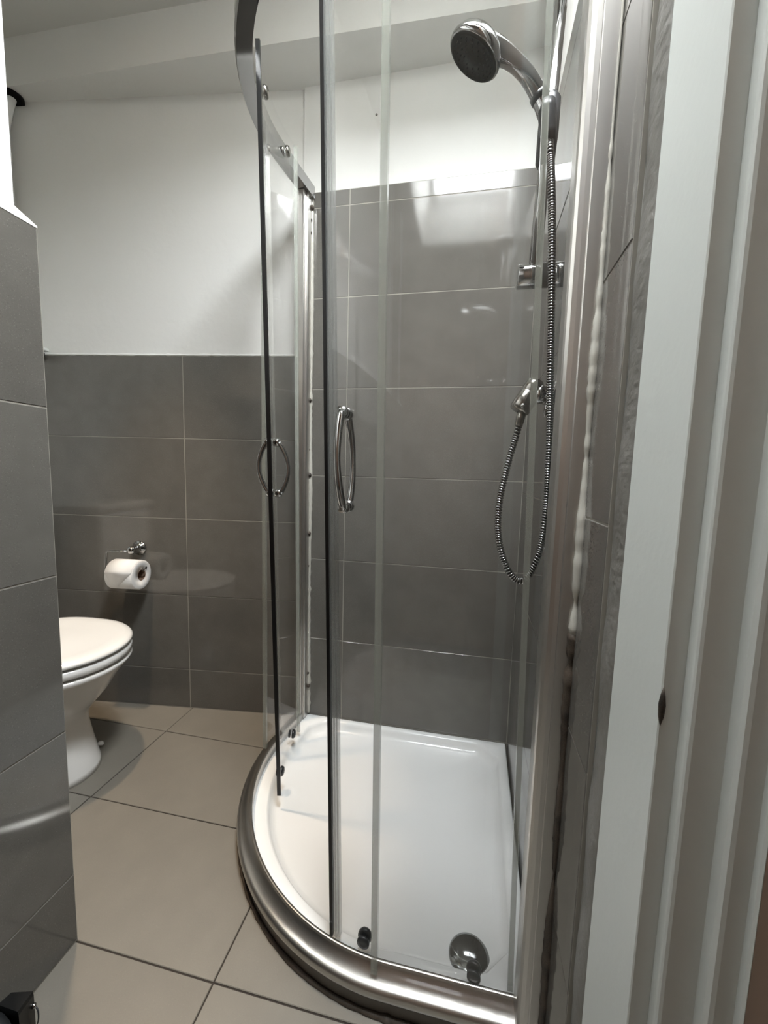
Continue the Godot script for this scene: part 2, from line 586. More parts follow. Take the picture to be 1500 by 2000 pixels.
func ray_out(poly: PackedVector2Array, c: Vector2, an: float) -> Vector2:
	var far := c + Vector2(cos(an), sin(an)) * 3.0
	var best := far
	for i in poly.size():
		var h = Geometry2D.segment_intersects_segment(c, far, poly[i], poly[(i + 1) % poly.size()])
		if h != null and c.distance_to(h) < c.distance_to(best):
			best = h
	return best

func build_tray() -> void:
	var outer := PackedVector2Array()
	for t in enc_ts(80):
		outer.append(enc_point(0.012, t))
	outer.append(Vector2(0.1955, -1.3255))
	var inner := PackedVector2Array()
	for t in enc_ts(80):
		inner.append(enc_point(0.072, t))
	inner[0] = Vector2(-0.505, -1.303)
	inner[-1] = Vector2(0.139, -0.655)
	inner.append(Vector2(0.168, -1.303))
	var soft: PackedVector2Array = Geometry2D.offset_polygon(inner, -0.055, Geometry2D.JOIN_ROUND)[0]
	soft = Geometry2D.offset_polygon(soft, 0.055, Geometry2D.JOIN_ROUND)[0]
	var c := Vector2(-0.17, -1.0)
	var angles := []
	for i in 160:
		angles.append(TAU * i / 160.0)
	for p in [outer[0], outer[-1], outer[-2]]:
		angles.append(fposmod((p - c).angle(), TAU))
	angles.sort()
	var st := smooth(tool())
	var rings := []
	for k in 10:
		rings.append([])
	for an in angles:
		var o := ray_out(outer, c, an)
		var i := ray_out(soft, c, an)
		var d := (i - c).normalized()
		var L := c.distance_to(i)
		var O := c.distance_to(o)
		var rad := [O, O, O - 0.004, L + 0.004, L, L - 0.004, L - 0.011, L - 0.026, L * 0.5, 0.0]
		var ys := [0.0, 0.040, 0.0435, 0.0435, 0.0415, 0.034, 0.0225, 0.0150, 0.0125, 0.0105]
		for k in 10:
			var q: Vector2 = c + d * rad[k]
			rings[k].append(Vector3(q.x, ys[k], q.y))
	loft(st, rings, false)
	var root := thing("shower_tray", "white acrylic quadrant shower tray with a rounded front edge", "shower tray")
	obj("tray_body", finish(st), M.acrylic, root)
	var sd := smooth(tool())
	var at := Transform3D(Basis.IDENTITY, Vector3(0.061, 0.0125, -0.705))
	lathe(sd, [Vector2(0.036, 0), Vector2(0.040, 0.002), Vector2(0.040, 0.0045), Vector2(0.037, 0.008), Vector2(0.030, 0.0115), Vector2(0.020, 0.014), Vector2(0.010, 0.0153), Vector2(0.001, 0.0156)], 40, at)
	obj("waste_cover", finish(sd), M.waste, root).set_meta("label", "domed chrome waste cover")
	# sealing bead where the tray meets the floor, darkened by mould
	var sb := smooth(tool())
	var pts := []
	var rr := []
	for i in 180:
		var q := enc_point(0.001, lerpf(0.05, 3.0, i / 179.0))
		pts.append(Vector3(q.x, 0.003, q.y))
		rr.append(0.0045 + rng.randf_range(-0.0010, 0.0010) + (0.003 if i > 118 and i < 122 else 0.0))
	tube(sb, pts, rr, 8)
	obj("sealant_bead", finish(sb), M.mould, root).set_meta("label", "dark mouldy sealant line along the floor")

func curtain(st: SurfaceTool, lines: Array, thick: float, out: Vector3) -> void:
	# a solid sheet between upright lines [bottom, top]; its thickness goes along -out; each side is smooth by itself
	var t := out * thick
	var n := lines.size() - 1
	for i in n:
		var p: Array = lines[i]
		var q: Array = lines[i + 1]
		st.set_smooth_group(1)
		quad(st, p[0], p[1], q[1], q[0])
		st.set_smooth_group(2)
		quad(st, q[0] - t, q[1] - t, p[1] - t, p[0] - t)
		st.set_smooth_group(-1)
		quad(st, p[1], p[1] - t, q[1] - t, q[1])
		quad(st, p[0] - t, p[0], q[0], q[0] - t)
	st.set_smooth_group(-1)
	quad(st, lines[0][0] - t, lines[0][1] - t, lines[0][1], lines[0][0])
	quad(st, lines[n][0], lines[n][1], lines[n][1] - t, lines[n][0] - t)

func door_lines(lb: Vector3, lt: Vector3, tb: Vector3, tt: Vector3, out: Vector3, bulge: float, n: int, u0 := 0.0, u1 := 1.0) -> Array:
	var r := []
	for i in n + 1:
		var u := lerpf(u0, u1, float(i) / n)
		var b := out * bulge * 4.0 * u * (1.0 - u)
		r.append([lb.lerp(tb, u) + b, lt.lerp(tt, u) + b])
	return r

func bow(st: SurfaceTool, lo: Vector3, hi: Vector3, out: Vector3, depth: float) -> void:
	var pts := []
	var rad := []
	for i in 25:
		var u := i / 24.0
		pts.append(lo.lerp(hi, u) + out * (0.012 + (depth - 0.012) * pow(sin(PI * u), 0.85)))
		rad.append(0.0074 + 0.0020 * absf(cos(PI * u)))
	tube(st, pts, rad, 14, 0.72)
	for e in [[lo, hi], [hi, lo]]:
		tube(st, [e[0], e[0] + out * 0.009, e[0] + out * 0.016], [0.0105, 0.0108, 0.0098], 18)

func make_door(root: Node, lb: Vector3, lt: Vector3, tb: Vector3, tt: Vector3, out: Vector3, bulge: float, grips: Array, label: String, dark: bool) -> void:
	var st := smooth(tool())
	curtain(st, door_lines(lb, lt, tb, tt, out, bulge, 24), 0.006, out)
	var pane := obj("sliding_door", finish(st), M.glass, root)
	pane.set_meta("label", label)
	var sideways := (tb - lb).normalized()
	# leading edge: black magnetic strip and a grey plastic carrier
	var s1 := tool()
	curtain(s1, [[lb - sideways * 0.005 + out * 0.004, lt - sideways * 0.005 + out * 0.004], [lb + sideways * 0.001 + out * 0.004, lt + sideways * 0.001 + out * 0.004]], 0.010, out)
	obj("magnetic_strip", finish(s1), M.black, pane)
	if not dark:
		var s2 := tool()
		for k in 3:
			curtain(s2, [[lb + sideways * (0.001 + 0.0052 * k) + out * (0.002 + 0.0012 * (k % 2)), lt + sideways * (0.001 + 0.0052 * k) + out * (0.002 + 0.0012 * (k % 2))], [lb + sideways * (0.0054 + 0.0052 * k) + out * (0.002 + 0.0012 * (k % 2)), lt + sideways * (0.0054 + 0.0052 * k) + out * (0.002 + 0.0012 * (k % 2))]], 0.010, out)
		obj("seal_strip", finish(s2), M.seal_grey, pane)
	var s3 := tool()
	curtain(s3, [[tb - sideways * 0.009 + out * 0.003, tt - sideways * 0.009 + out * 0.003], [tb + out * 0.003, tt + out * 0.003]], 0.011, out)
	obj("seal_strip", finish(s3), M.seal, pane)
	# rollers top and bottom
	for u in [0.2, 0.8]:
		for v in [0.0, 1.0]:
			var b := lb.lerp(tb, u)
			var t := lt.lerp(tt, u)
			var p: Vector3 = b.lerp(t, 0.014 if v == 0.0 else 0.972) + out * bulge * 4.0 * u * (1.0 - u)
			var sr := smooth(tool())
			lathe(sr, [Vector2(0.007, 0.0), Vector2(0.012, 0.001), Vector2(0.012, 0.005), Vector2(0.006, 0.006)], 18, frame(out, p))
			lathe(sr, [Vector2(0.003, 0.0), Vector2(0.0135, 0.0), Vector2(0.0135, 0.005), Vector2(0.011, 0.009), Vector2(0.005, 0.011), Vector2(0.0005, 0.0115)], 18, frame(-out, p - out * 0.006))
			obj("roller", finish(sr), M.darkgrey if v == 0.0 else M.steel, pane)
	var sg := smooth(tool())
	for sgn in [1.0, -1.0]:
		var o2: Vector3 = out * sgn
		var off: Vector3 = Vector3.ZERO if sgn > 0 else -out * 0.006
		bow(sg, grips[0] + off, grips[1] + off, o2, 0.036)
	obj("door_handle", finish(sg), M.chrome, pane)

func build_enclosure() -> void:
	var root := thing("shower_enclosure", "curved quadrant shower enclosure of clear glass in a chrome frame", "shower enclosure")
	var ts := enc_ts()
	var st := tool()
	var prof := []
	prof.append(Vector2(0.034, 0.044))
	prof.append(Vector2(0.0335, 0.0745))
	prof.append(Vector2(0.032, 0.0765))
	prof.append(Vector2(0.0275, 0.0765))
	prof.append(Vector2(0.0262, 0.075))
	prof.append(Vector2(0.0258, 0.0700))
	prof.append(Vector2(0.0055, 0.0605))
	for i in 11:
		var an := PI * (0.45 - 0.95 * i / 10.0)
		prof.append(Vector2(0.0055 - 0.0105 * cos(an), 0.0475 + 0.0125 * sin(an)))
	prof.append(Vector2(0.006, 0.036))
	prof.append(Vector2(0.0110, 0.0365))
	prof.append(Vector2(0.0110, 0.044))
	prof.reverse()
	smooth(st)
	rail(st, prof, ts)
	obj("bottom_rail", finish(st), M.rail, root).set_meta("label", "scuffed curved bottom rail")
	var s1 := tool()
	rail(s1, [Vector2(0.0105, 0.001), Vector2(0.0045, 0.001), Vector2(0.0055, 0.0362), Vector2(0.0105, 0.0362)], ts)
	obj("plinth_strip", finish(s1), M.plinth, root).set_meta("label", "dull grey skirt under the bottom rail")
	var s2 := tool()
	rail(s2, [Vector2(0.045, 1.868), Vector2(0.012, 1.868), Vector2(0.0085, 1.874), Vector2(0.0085, 1.898), Vector2(0.012, 1.904), Vector2(0.045, 1.904)], enc_ts(170))
	obj("top_rail", finish(s2), M.chrome, root)
	# wall channels
	var wp := tool()
	var q0 := enc_point(0.018, 0.0)
	cbox(wp, Vector3(q0.x - 0.016, 0.046, -1.327), Vector3(q0.x + 0.016, 1.895, -1.287), 0.003)
	cbox(wp, Vector3(q0.x - 0.010, 0.076, -1.288), Vector3(q0.x + 0.010, 1.868, -1.268), 0.002)
	obj("wall_channel", finish(wp), M.satin, root)
	var wq := smooth(tool())
	var ring := [Vector2(0.169, -0.622), Vector2(0.134, -0.622), Vector2(0.131, -0.619), Vector2(0.131, -0.595), Vector2(0.1325, -0.590), Vector2(0.136, -0.586), Vector2(0.142, -0.5840), Vector2(0.1480, -0.5835), Vector2(0.1485, -0.5815), Vector2(0.1495, -0.5808), Vector2(0.169, -0.5800)]
	ring.reverse()
	var ra := []
	var rb := []
	for p in ring:
		ra.append(Vector3(p.x, 0.046, p.y))
		rb.append(Vector3(p.x, 1.9, p.y))
	ra.reverse()
	rb.reverse()
	wq = tool()
	loft(wq, [ra, rb], true)
	obj("wall_channel", finish(wq), M.satin, root)
	# silicone where the channels meet the tiles
	var sl := smooth(tool())
	var pts := []
	var rr := []
	for i in 150:
		var y := 0.05 + 1.84 * i / 149.0
		pts.append(Vector3(q0.x + 0.016 + rng.randf_range(-0.0006, 0.0006), y, -1.3255))
		rr.append(0.0068 + 0.0018 * sin(y * 9.0) + rng.randf_range(-0.0008, 0.0008) + (0.003 if rng.randf() < 0.04 else 0.0))
	tube(sl, pts, rr, 8)
	obj("sealant_bead", finish(sl), M.silicone, root)
	var sp := smooth(tool())
	for y in [0.16, 0.21, 0.62, 0.74, 0.95, 1.04, 1.21, 1.76, 1.80, 1.84]:
		lathe(sp, [Vector2(0.002, -0.008), Vector2(0.0062, -0.004), Vector2(0.0070, 0.001), Vector2(0.0045, 0.006), Vector2(0.001, 0.008)], 8, Transform3D(Basis.IDENTITY, Vector3(q0.x + 0.0145 + rng.randf_range(-0.004, 0.005), y, -1.3185)))
	var spo := obj("mould_spots", finish(sp), M.mould, root)
	spo.set_meta("kind", "stuff")
	var sr := smooth(tool())
	pts = []
	rr = []
	for i in 230:
		var y := 0.05 + 1.85 * i / 229.0
		var w := 0.0042 + 0.0014 * sin(y * 11.0) + 0.0012 * sin(y * 29.0 + 1.0) + rng.randf_range(-0.0009, 0.0009)
		w += 0.0020 * (1.0 - smoothstep(1.12, 1.24, y)) - 0.0032 * smoothstep(1.18, 1.32, y)
		for g in [0.36, 0.70, 0.79]:
			w -= 0.004 * exp(-pow((y - g) / 0.012, 2.0))
		pts.append(Vector3(0.1685, y, -0.578 + 0.0012 * sin(y * 17.0)))
		rr.append(maxf(w, 0.0015))
	var cut := 86
	tube(sr, pts.slice(cut), rr.slice(cut), 10)
	obj("sealant_bead", finish(sr), M.silicone, root).set_meta("label", "lumpy pale sealant beside the right channel")
	var sm := smooth(tool())
	tube(sm, pts.slice(0, cut + 1), rr.slice(0, cut + 1), 10)
	obj("sealant_bead", finish(sm), M.mould, root).set_meta("label", "dark mouldy foot of the sealant")
	# fixed panes
	var fp := tool()
	var le := Vector3(-0.580, 0, -1.082)
	var lw := Vector3(q0.x, 0, -1.285)
	var lo := (lw - le).normalized().cross(Vector3.UP) * -1.0
	if lo.x > 0:
		lo = -lo
	curtain(fp, [[le + Vector3(0, 0.074, 0), le + Vector3(0, 1.87, 0)], [lw + Vector3(0, 0.074, 0), lw + Vector3(0, 1.87, 0)]], 0.006, lo)
	var f1 := obj("fixed_pane", finish(fp), M.glass, root)
	var fe := tool()
	curtain(fe, [[le + Vector3(0, 0.074, 0.004) + lo * 0.003, le + Vector3(0, 1.87, 0.004) + lo * 0.003], [le + Vector3(0, 0.074, -0.006) + lo * 0.003, le + Vector3(0, 1.87, -0.006) + lo * 0.003]], 0.012, lo)
	obj("seal_strip", finish(fe), M.seal, f1)
	var fq := tool()
	curtain(fq, [[Vector3(-0.1135, 0.072, -0.602), Vector3(-0.1385, 1.87, -0.602)], [Vector3(0.134, 0.072, -0.602), Vector3(0.134, 1.87, -0.602)]], 0.006, Vector3(0, 0, 1))
	var f2 := obj("fixed_pane", finish(fq), M.glass, root)
	var fr := tool()
	curtain(fr, [[Vector3(-0.1165, 0.072, -0.599), Vector3(-0.1415, 1.87, -0.599)], [Vector3(-0.1055, 0.072, -0.599), Vector3(-0.1305, 1.87, -0.599)]], 0.012, Vector3(0, 0, 1))
	obj("seal_strip", finish(fr), M.seal, f2)
	# the two doors, both slid open and hanging a little askew
	make_door(root, Vector3(-0.459, 0.058, -0.939), Vector3(-0.490, 1.92, -0.895), Vector3(-0.515, 0.062, -1.200), Vector3(-0.533, 1.93, -1.195), Vector3(-0.985, 0, 0.17).normalized(), 0.022,
		[Vector3(-0.478, 0.905, -0.945), Vector3(-0.482, 1.036, -0.942)], "left sliding glass door seen edge-on", true)
	make_door(root, Vector3(-0.205, 0.058, -0.653), Vector3(-0.256, 1.92, -0.668), Vector3(0.133, 0.058, -0.640), Vector3(0.090, 1.92, -0.640), Vector3(-0.06, 0, 1).normalized(), 0.022,
		[Vector3(-0.193, 0.905, -0.648), Vector3(-0.198, 1.064, -0.648)], "right sliding glass door", false)

# ---------------------------------------------------------------- shower fittings
func build_shower_fittings() -> void:
	# slide rail
	var rl := thing("slide_rail", "chrome slide rail with a thick bottom bracket on the right shower wall", "shower rail")
	var lo := Vector3(0.1235, 1.345, -0.85)
	var hi := Vector3(0.1455, 1.93, -0.85)
	var s := smooth(tool())
	tube(s, [lo, hi], 0.0115, 20)
	obj("rail_bar", finish(s), M.chrome, rl)
	for e in [[0.0925, 1.359, 0.022], [0.112, 1.945, 0.020]]:
		var b := smooth(tool())
		var x0: float = e[0]
		lathe(b, [Vector2(0.004, 0.0), Vector2(e[2] - 0.002, 0.0), Vector2(e[2], 0.002), Vector2(e[2], 0.182 - x0 - 0.026), Vector2(e[2] - 0.002, 0.182 - x0 - 0.025), Vector2(e[2] - 0.002, 0.182 - x0 - 0.022), Vector2(e[2], 0.182 - x0 - 0.021), Vector2(e[2], 0.182 - x0)], 28, frame(Vector3(1, 0, 0), Vector3(x0, e[1], -0.85)))
		obj("rail_bracket", finish(b), M.chrome, rl)
	var sl := smooth(tool())
	var mid := lo.lerp(hi, 0.5)
	tube(sl, [lo.lerp(hi, 0.36), lo.lerp(hi, 0.375), lo.lerp(hi, 0.47), lo.lerp(hi, 0.56), lo.lerp(hi, 0.575)], [0.012, 0.0175, 0.019, 0.0175, 0.012], 20)
	obj("slider", finish(sl), M.darkgrey, rl)
	var cup := smooth(tool())
	tube(cup, [Vector3(0.133, 1.585, -0.828), Vector3(0.131, 1.600, -0.828), Vector3(0.126, 1.635, -0.826), Vector3(0.1235, 1.648, -0.826)], [0.011, 0.0145, 0.0165, 0.0165], 18)
	tube(cup, [Vector3(0.134, 1.618, -0.85), Vector3(0.128, 1.618, -0.828)], 0.010, 12)
	obj("handset_holder", finish(cup), M.darkgrey, rl)
	# hand shower
	var hs := thing("hand_shower", "chrome hand shower with a round dark spray face", "shower head")
	var face_n := Vector3(-0.47, -0.87, -0.11).normalized()
	var hc := Vector3(-0.007, 1.681, -0.750)
	var hf := frame(face_n, hc)
	var body := smooth(tool())
	lathe(body, [Vector2(0.006, -0.030), Vector2(0.018, -0.028), Vector2(0.031, -0.021), Vector2(0.041, -0.012), Vector2(0.0462, -0.003), Vector2(0.0475, 0.002), Vector2(0.0468, 0.006), Vector2(0.0445, 0.0075)], 40, hf)
	obj("head_shell", finish(body), M.chrome, hs)
	var fc := smooth(tool())
	lathe(fc, [Vector2(0.0440, 0.006), Vector2(0.0440, 0.0085), Vector2(0.040, 0.0100), Vector2(0.0385, 0.0090), Vector2(0.012, 0.0105), Vector2(0.010, 0.0125), Vector2(0.001, 0.0130)], 40, hf)
	var spray := obj("spray_face", finish(fc), M.nozzle, hs)
	var nz := tool()
	for ringi in [[0.016, 8], [0.023, 12], [0.030, 16], [0.036, 20]]:
		for k in ringi[1]:
			var an: float = TAU * k / ringi[1]
			lathe(nz, [Vector2(0.0013, 0.008), Vector2(0.0013, 0.0120), Vector2(0.0008, 0.0128)], 6, hf * Transform3D(Basis.IDENTITY, Vector3(cos(an) * ringi[0], 0, sin(an) * ringi[0])))
	var nzo := obj("nozzles", finish(nz), M.rubber, spray)
	nzo.set_meta("kind", "stuff")
	var hd := smooth(tool())
	var hp := spline([Vector3(0.002, 1.695, -0.754), Vector3(0.018, 1.698, -0.765), Vector3(0.036, 1.699, -0.776), Vector3(0.058, 1.696, -0.790), Vector3(0.085, 1.685, -0.808), Vector3(0.108, 1.664, -0.823), Vector3(0.1235, 1.636, -0.828)], 30)
	var hr := []
	for i in hp.size():
		var u: float = i / 30.0
		hr.append(lerpf(0.021, 0.0140, smoothstep(0.0, 0.5, u)) + 0.0010 * smoothstep(0.6, 1.0, u))
	tube(hd, hp, hr, 18)
	obj("handle", finish(hd), M.chrome, hs)
	var rg := smooth(tool())
	tube(rg, [hp[24], hp[25], hp[26]], [0.0158, 0.0163, 0.0158], 18)
	obj("dark_ring", finish(rg), M.black, hs)
	# hose, wound steel
	var ho := thing("shower_hose", "ribbed chrome shower hose hanging in a long loop", "shower hose")
	var hctl := [Vector3(0.1335, 1.590, -0.828), Vector3(0.1365, 1.555, -0.822), Vector3(0.1425, 1.463, -0.81), Vector3(0.149, 1.325, -0.80), Vector3(0.156, 1.187, -0.80), Vector3(0.161, 1.093, -0.80), Vector3(0.165, 0.997, -0.80), Vector3(0.166, 0.898, -0.80), Vector3(0.159, 0.817, -0.80), Vector3(0.141, 0.768, -0.80), Vector3(0.121, 0.759, -0.80), Vector3(0.099, 0.785, -0.805), Vector3(0.082, 0.841, -0.81), Vector3(0.080, 0.908, -0.815), Vector3(0.091, 0.981, -0.82), Vector3(0.106, 1.047, -0.825), Vector3(0.1135, 1.085, -0.83)]
	var hpath := spline(hctl, 420)
	var hst := smooth(tool())
	tube(hst, hpath, 0.0054, 10)
	obj("hose_core", finish(hst), M.rubber, ho)
	# the wound steel strip: a helix round the core
	var coil := []
	var steps := 3300
	var side := Vector3(0, 0, 1)
	for i in steps + 1:
		var at := 420.0 * i / steps
		var k := mini(int(at), 419)
		var p: Vector3 = hpath[k].lerp(hpath[k + 1], at - k)
		var d: Vector3 = (hpath[k + 1] - hpath[k]).normalized()
		side = (side - d * side.dot(d)).normalized()
		var an := TAU * i / 14.0
		coil.append(p + (side * cos(an) + side.cross(d) * sin(an)) * 0.0056)
	var hc2 := smooth(tool())
	tube(hc2, coil, 0.00165, 6)
	obj("hose_winding", finish(hc2), M.hose, ho)
	var nut := smooth(tool())
	tube(nut, [Vector3(0.1095, 1.066, -0.827), Vector3(0.1135, 1.085, -0.83), Vector3(0.1155, 1.096, -0.831)], [0.0078, 0.0088, 0.0088], 14)
	obj("hose_nut", finish(nut), M.steel, ho)
	# mixer valve
	var mx := thing("shower_valve", "chrome shower valve on the right tiled wall below the slide rail", "shower valve")
	var fl := smooth(tool())
	lathe(fl, [Vector2(0.004, 0.0), Vector2(0.016, 0.0), Vector2(0.016, 0.014), Vector2(0.028, 0.018), Vector2(0.030, 0.022), Vector2(0.030, 0.028)], 28, frame(Vector3(1, 0, 0), Vector3(0.152, 1.122, -0.83)))
	obj("wall_flange", finish(fl), M.chrome, mx)
	var bd := smooth(tool())
	tube(bd, [Vector3(0.166, 1.124, -0.83), Vector3(0.160, 1.125, -0.83), Vector3(0.146, 1.127, -0.83), Vector3(0.138, 1.130, -0.83)], [0.012, 0.015, 0.019, 0.018], 20)
	obj("valve_body", finish(bd), M.chrome, mx)
	var br := smooth(tool())
	var ba := Vector3(0.137, 1.146, -0.83)
	var bb := Vector3(0.108, 1.095, -0.826)
	tube(br, [ba + (ba - bb) * 0.18, ba + (ba - bb) * 0.14, ba, ba.lerp(bb, 0.3), ba.lerp(bb, 0.33), ba.lerp(bb, 0.36), ba.lerp(bb, 0.9), bb], [0.006, 0.013, 0.0185, 0.0195, 0.0182, 0.0198, 0.0205, 0.0185], 24)
	obj("valve_barrel", finish(br), M.steel, mx)
	var sc := smooth(tool())
	lathe(sc, [Vector2(0.0045, 0.0), Vector2(0.0045, 0.0035), Vector2(0.003, 0.005), Vector2(0.0005, 0.0055)], 14, frame(Vector3(-0.1, 0.1, 1), Vector3(0.1125, 1.101, -0.806)))
	obj("screw_cap", finish(sc), M.chrome, mx)
	var lv := smooth(tool())
	tube(lv, [Vector3(0.158, 1.118, -0.818), Vector3(0.158, 1.108, -0.808), Vector3(0.156, 1.094, -0.806), Vector3(0.153, 1.082, -0.808)], [0.004, 0.0042, 0.0045, 0.003], 10)
	obj("lever", finish(lv), M.chrome, mx)

# ---------------------------------------------------------------- toilet
func dring(y: float, xc: float, front: float, back: float, w: float, n := 48, zc := -0.93, e := 2.0) -> Array:
	var r := []
	for i in n:
		var an := TAU * i / n
		var cx := cos(an)
		var sz := sin(an)
		var a := front if cx >= 0 else back
		var ee := 2.0 / (e if cx >= 0 else 3.2)
		r.append(Vector3(xc + a * signf(cx) * pow(absf(cx), ee), y, zc + w * signf(sz) * pow(absf(sz), 2.0 / e if cx >= 0 else 2.0 / 3.2)))
	return r

func build_toilet() -> void:
	var root := thing("toilet", "white ceramic toilet with its lid closed behind the left wall", "toilet")
	var st := smooth(tool())
	loft(st, [dring(0.0, -1.20, 0.112, 0.16, 0.105), dring(0.02, -1.20, 0.110, 0.16, 0.103), dring(0.09, -1.20, 0.088, 0.17, 0.092), dring(0.15, -1.20, 0.072, 0.19, 0.085), dring(0.185, -1.20, 0.076, 0.20, 0.090), dring(0.22, -1.20, 0.105, 0.21, 0.108), dring(0.27, -1.20, 0.148, 0.22, 0.140), dring(0.32, -1.20, 0.180, 0.22, 0.163), dring(0.350, -1.20, 0.205, 0.22, 0.184), dring(0.365, -1.20, 0.2165, 0.22, 0.1925), dring(0.371, -1.20, 0.211, 0.22, 0.187)])
	obj("pan", finish(st), M.ceramic, root)
	var s2 := smooth(tool())
	loft(s2, [dring(0.3795, -1.20, 0.202, 0.21, 0.184), dring(0.3785, -1.20, 0.212, 0.215, 0.190), dring(0.383, -1.20, 0.217, 0.215, 0.193), dring(0.400, -1.20, 0.217, 0.215, 0.192), dring(0.404, -1.20, 0.210, 0.21, 0.187)])
	obj("seat", finish(s2), M.seat, root)
	var s3 := smooth(tool())
	loft(s3, [dring(0.4125, -1.20, 0.206, 0.21, 0.184), dring(0.4105, -1.20, 0.215, 0.215, 0.191), dring(0.4145, -1.20, 0.219, 0.216, 0.195), dring(0.420, -1.20, 0.218, 0.216, 0.194), dring(0.426, -1.20, 0.211, 0.21, 0.188), dring(0.4285, -1.20, 0.195, 0.20, 0.174), dring(0.4275, -1.20, 0.165, 0.18, 0.146), dring(0.4255, -1.20, 0.14, 0.16, 0.120), dring(0.4258, -1.20, 0.09, 0.12, 0.08), dring(0.427, -1.20, 0.02, 0.03, 0.02)])
	obj("lid", finish(s3), M.seat, root)
	for z in [-1.0, -0.86]:
		var hg := smooth(tool())
		tube(hg, [Vector3(-1.425, 0.402, z - 0.02), Vector3(-1.425, 0.402, z + 0.02)], 0.010, 12)
		obj("hinge", finish(hg), M.chrome, root)
	box_part("cistern", Vector3(-1.65, 0.40, -1.13), Vector3(-1.47, 0.76, -0.74), 0.018, M.ceramic, root)
	box_part("cistern_lid", Vector3(-1.652, 0.762, -1.14), Vector3(-1.46, 0.795, -0.73), 0.010, M.ceramic, root)
	box_part("cistern_neck", Vector3(-1.64, 0.30, -1.02), Vector3(-1.38, 0.402, -0.84), 0.02, M.ceramic, root)
	var cap := smooth(tool())
	lathe(cap, [Vector2(0.010, 0.0), Vector2(0.010, 0.004), Vector2(0.006, 0.009), Vector2(0.0005, 0.010)], 16, frame(Vector3(0.2, 1, -0.4), Vector3(-1.17, 0.012, -1.045)))
	obj("screw_cap", finish(cap), M.seat, root)

# ---------------------------------------------------------------- toilet roll
func build_roll() -> void:
	var d := Vector3(0.99312, 0, -0.1171)
	var nrm := Vector3(0.1171, 0, 0.99312)
	var org := Vector3(-1.215, 0, -1.347 + (-1.215 + 0.731) * -0.1179)
	var hl := thing("roll_holder", "chrome toilet roll holder on the tiled wall beside the toilet", "roll holder")
	hl.transform = Transform3D(Basis(d, Vector3.UP, nrm), org)
	var s := smooth(tool())
	lathe(s, [Vector2(0.028, 0.001), Vector2(0.029, 0.004), Vector2(0.026, 0.008), Vector2(0.020, 0.012), Vector2(0.016, 0.020), Vector2(0.0125, 0.030), Vector2(0.0125, 0.036), Vector2(0.0145, 0.040), Vector2(0.0145, 0.050), Vector2(0.011, 0.058), Vector2(0.004, 0.061)], 28, frame(Vector3(0, 0, 1), Vector3(0.0, 0.648, 0.0)))
	obj("rosette", finish(s), M.chrome, hl)
	var a := smooth(tool())
	tube(a, [Vector3(-0.004, 0.643, 0.048), Vector3(-0.082, 0.643, 0.06), Vector3(-0.087, 0.641, 0.0605), Vector3(-0.089, 0.636, 0.061), Vector3(-0.089, 0.585, 0.066), Vector3(-0.087, 0.580, 0.066), Vector3(-0.083, 0.578, 0.066), Vector3(0.062, 0.578, 0.066), Vector3(0.068, 0.581, 0.066), Vector3(0.071, 0.592, 0.066)], 0.0035, 10)
	obj("arm", finish(a), M.chrome, hl)
	var rl := thing("toilet_roll", "white toilet roll with its loose end folded to a point", "toilet roll")
	rl.transform = Transform3D(Basis(d, Vector3.UP, nrm), org)
	var ax := Vector3(0, 0.560, 0.066)
	var R := 0.0545
	var r := smooth(tool())
	var rings := []
	for p in [[-0.052, 0.0205], [-0.052, 0.052], [-0.0505, R], [0.0505, R], [0.052, 0.052], [0.052, 0.0205], [-0.052, 0.0205]]:
		var ring := []
		for i in 48:
			var an := TAU * i / 48
			ring.append(Vector3(p[0], ax.y + cos(an) * p[1], ax.z + sin(an) * p[1]))
		rings.append(ring)
	loft(r, rings, false)
	obj("paper", finish(r), M.paper, rl)
	var cr := smooth(tool())
	rings = []
	for p in [[-0.0525, 0.0195], [-0.0525, 0.0208], [0.0525, 0.0208], [0.0525, 0.0195], [-0.0525, 0.0195]]:
		var ring := []
		for i in 32:
			var an := TAU * i / 32
			ring.append(Vector3(p[0], ax.y + cos(an) * p[1], ax.z + sin(an) * p[1]))
		rings.append(ring)
	loft(cr, rings, false)
	obj("core", finish(cr), M.card, rl)
	# the folded loose sheet: a strip over the front that narrows to a point
	var sh := smooth(tool())
	rings = []
	for i in 31:
		var an := deg_to_rad(lerpf(-10.0, 132.0, i / 30.0))
		var cut := clampf((an - deg_to_rad(72.0)) / deg_to_rad(60.0), 0.0, 1.0)
		var x0 := lerpf(-0.0515, -0.012, cut)
		var x1 := lerpf(0.0505, -0.010, cut)
		var o := R + 0.0014
		var y := ax.y + cos(an) * o
		var z := ax.z + sin(an) * o
		var y2 := ax.y + cos(an) * (R + 0.0002)
		var z2 := ax.z + sin(an) * (R + 0.0002)
		rings.append([Vector3(x0, y, z), Vector3(x1, y, z), Vector3(x1, y2, z2), Vector3(x0, y2, z2)])
	loft(sh, rings, true)
	obj("loose_sheet", finish(sh), M.paper, rl)

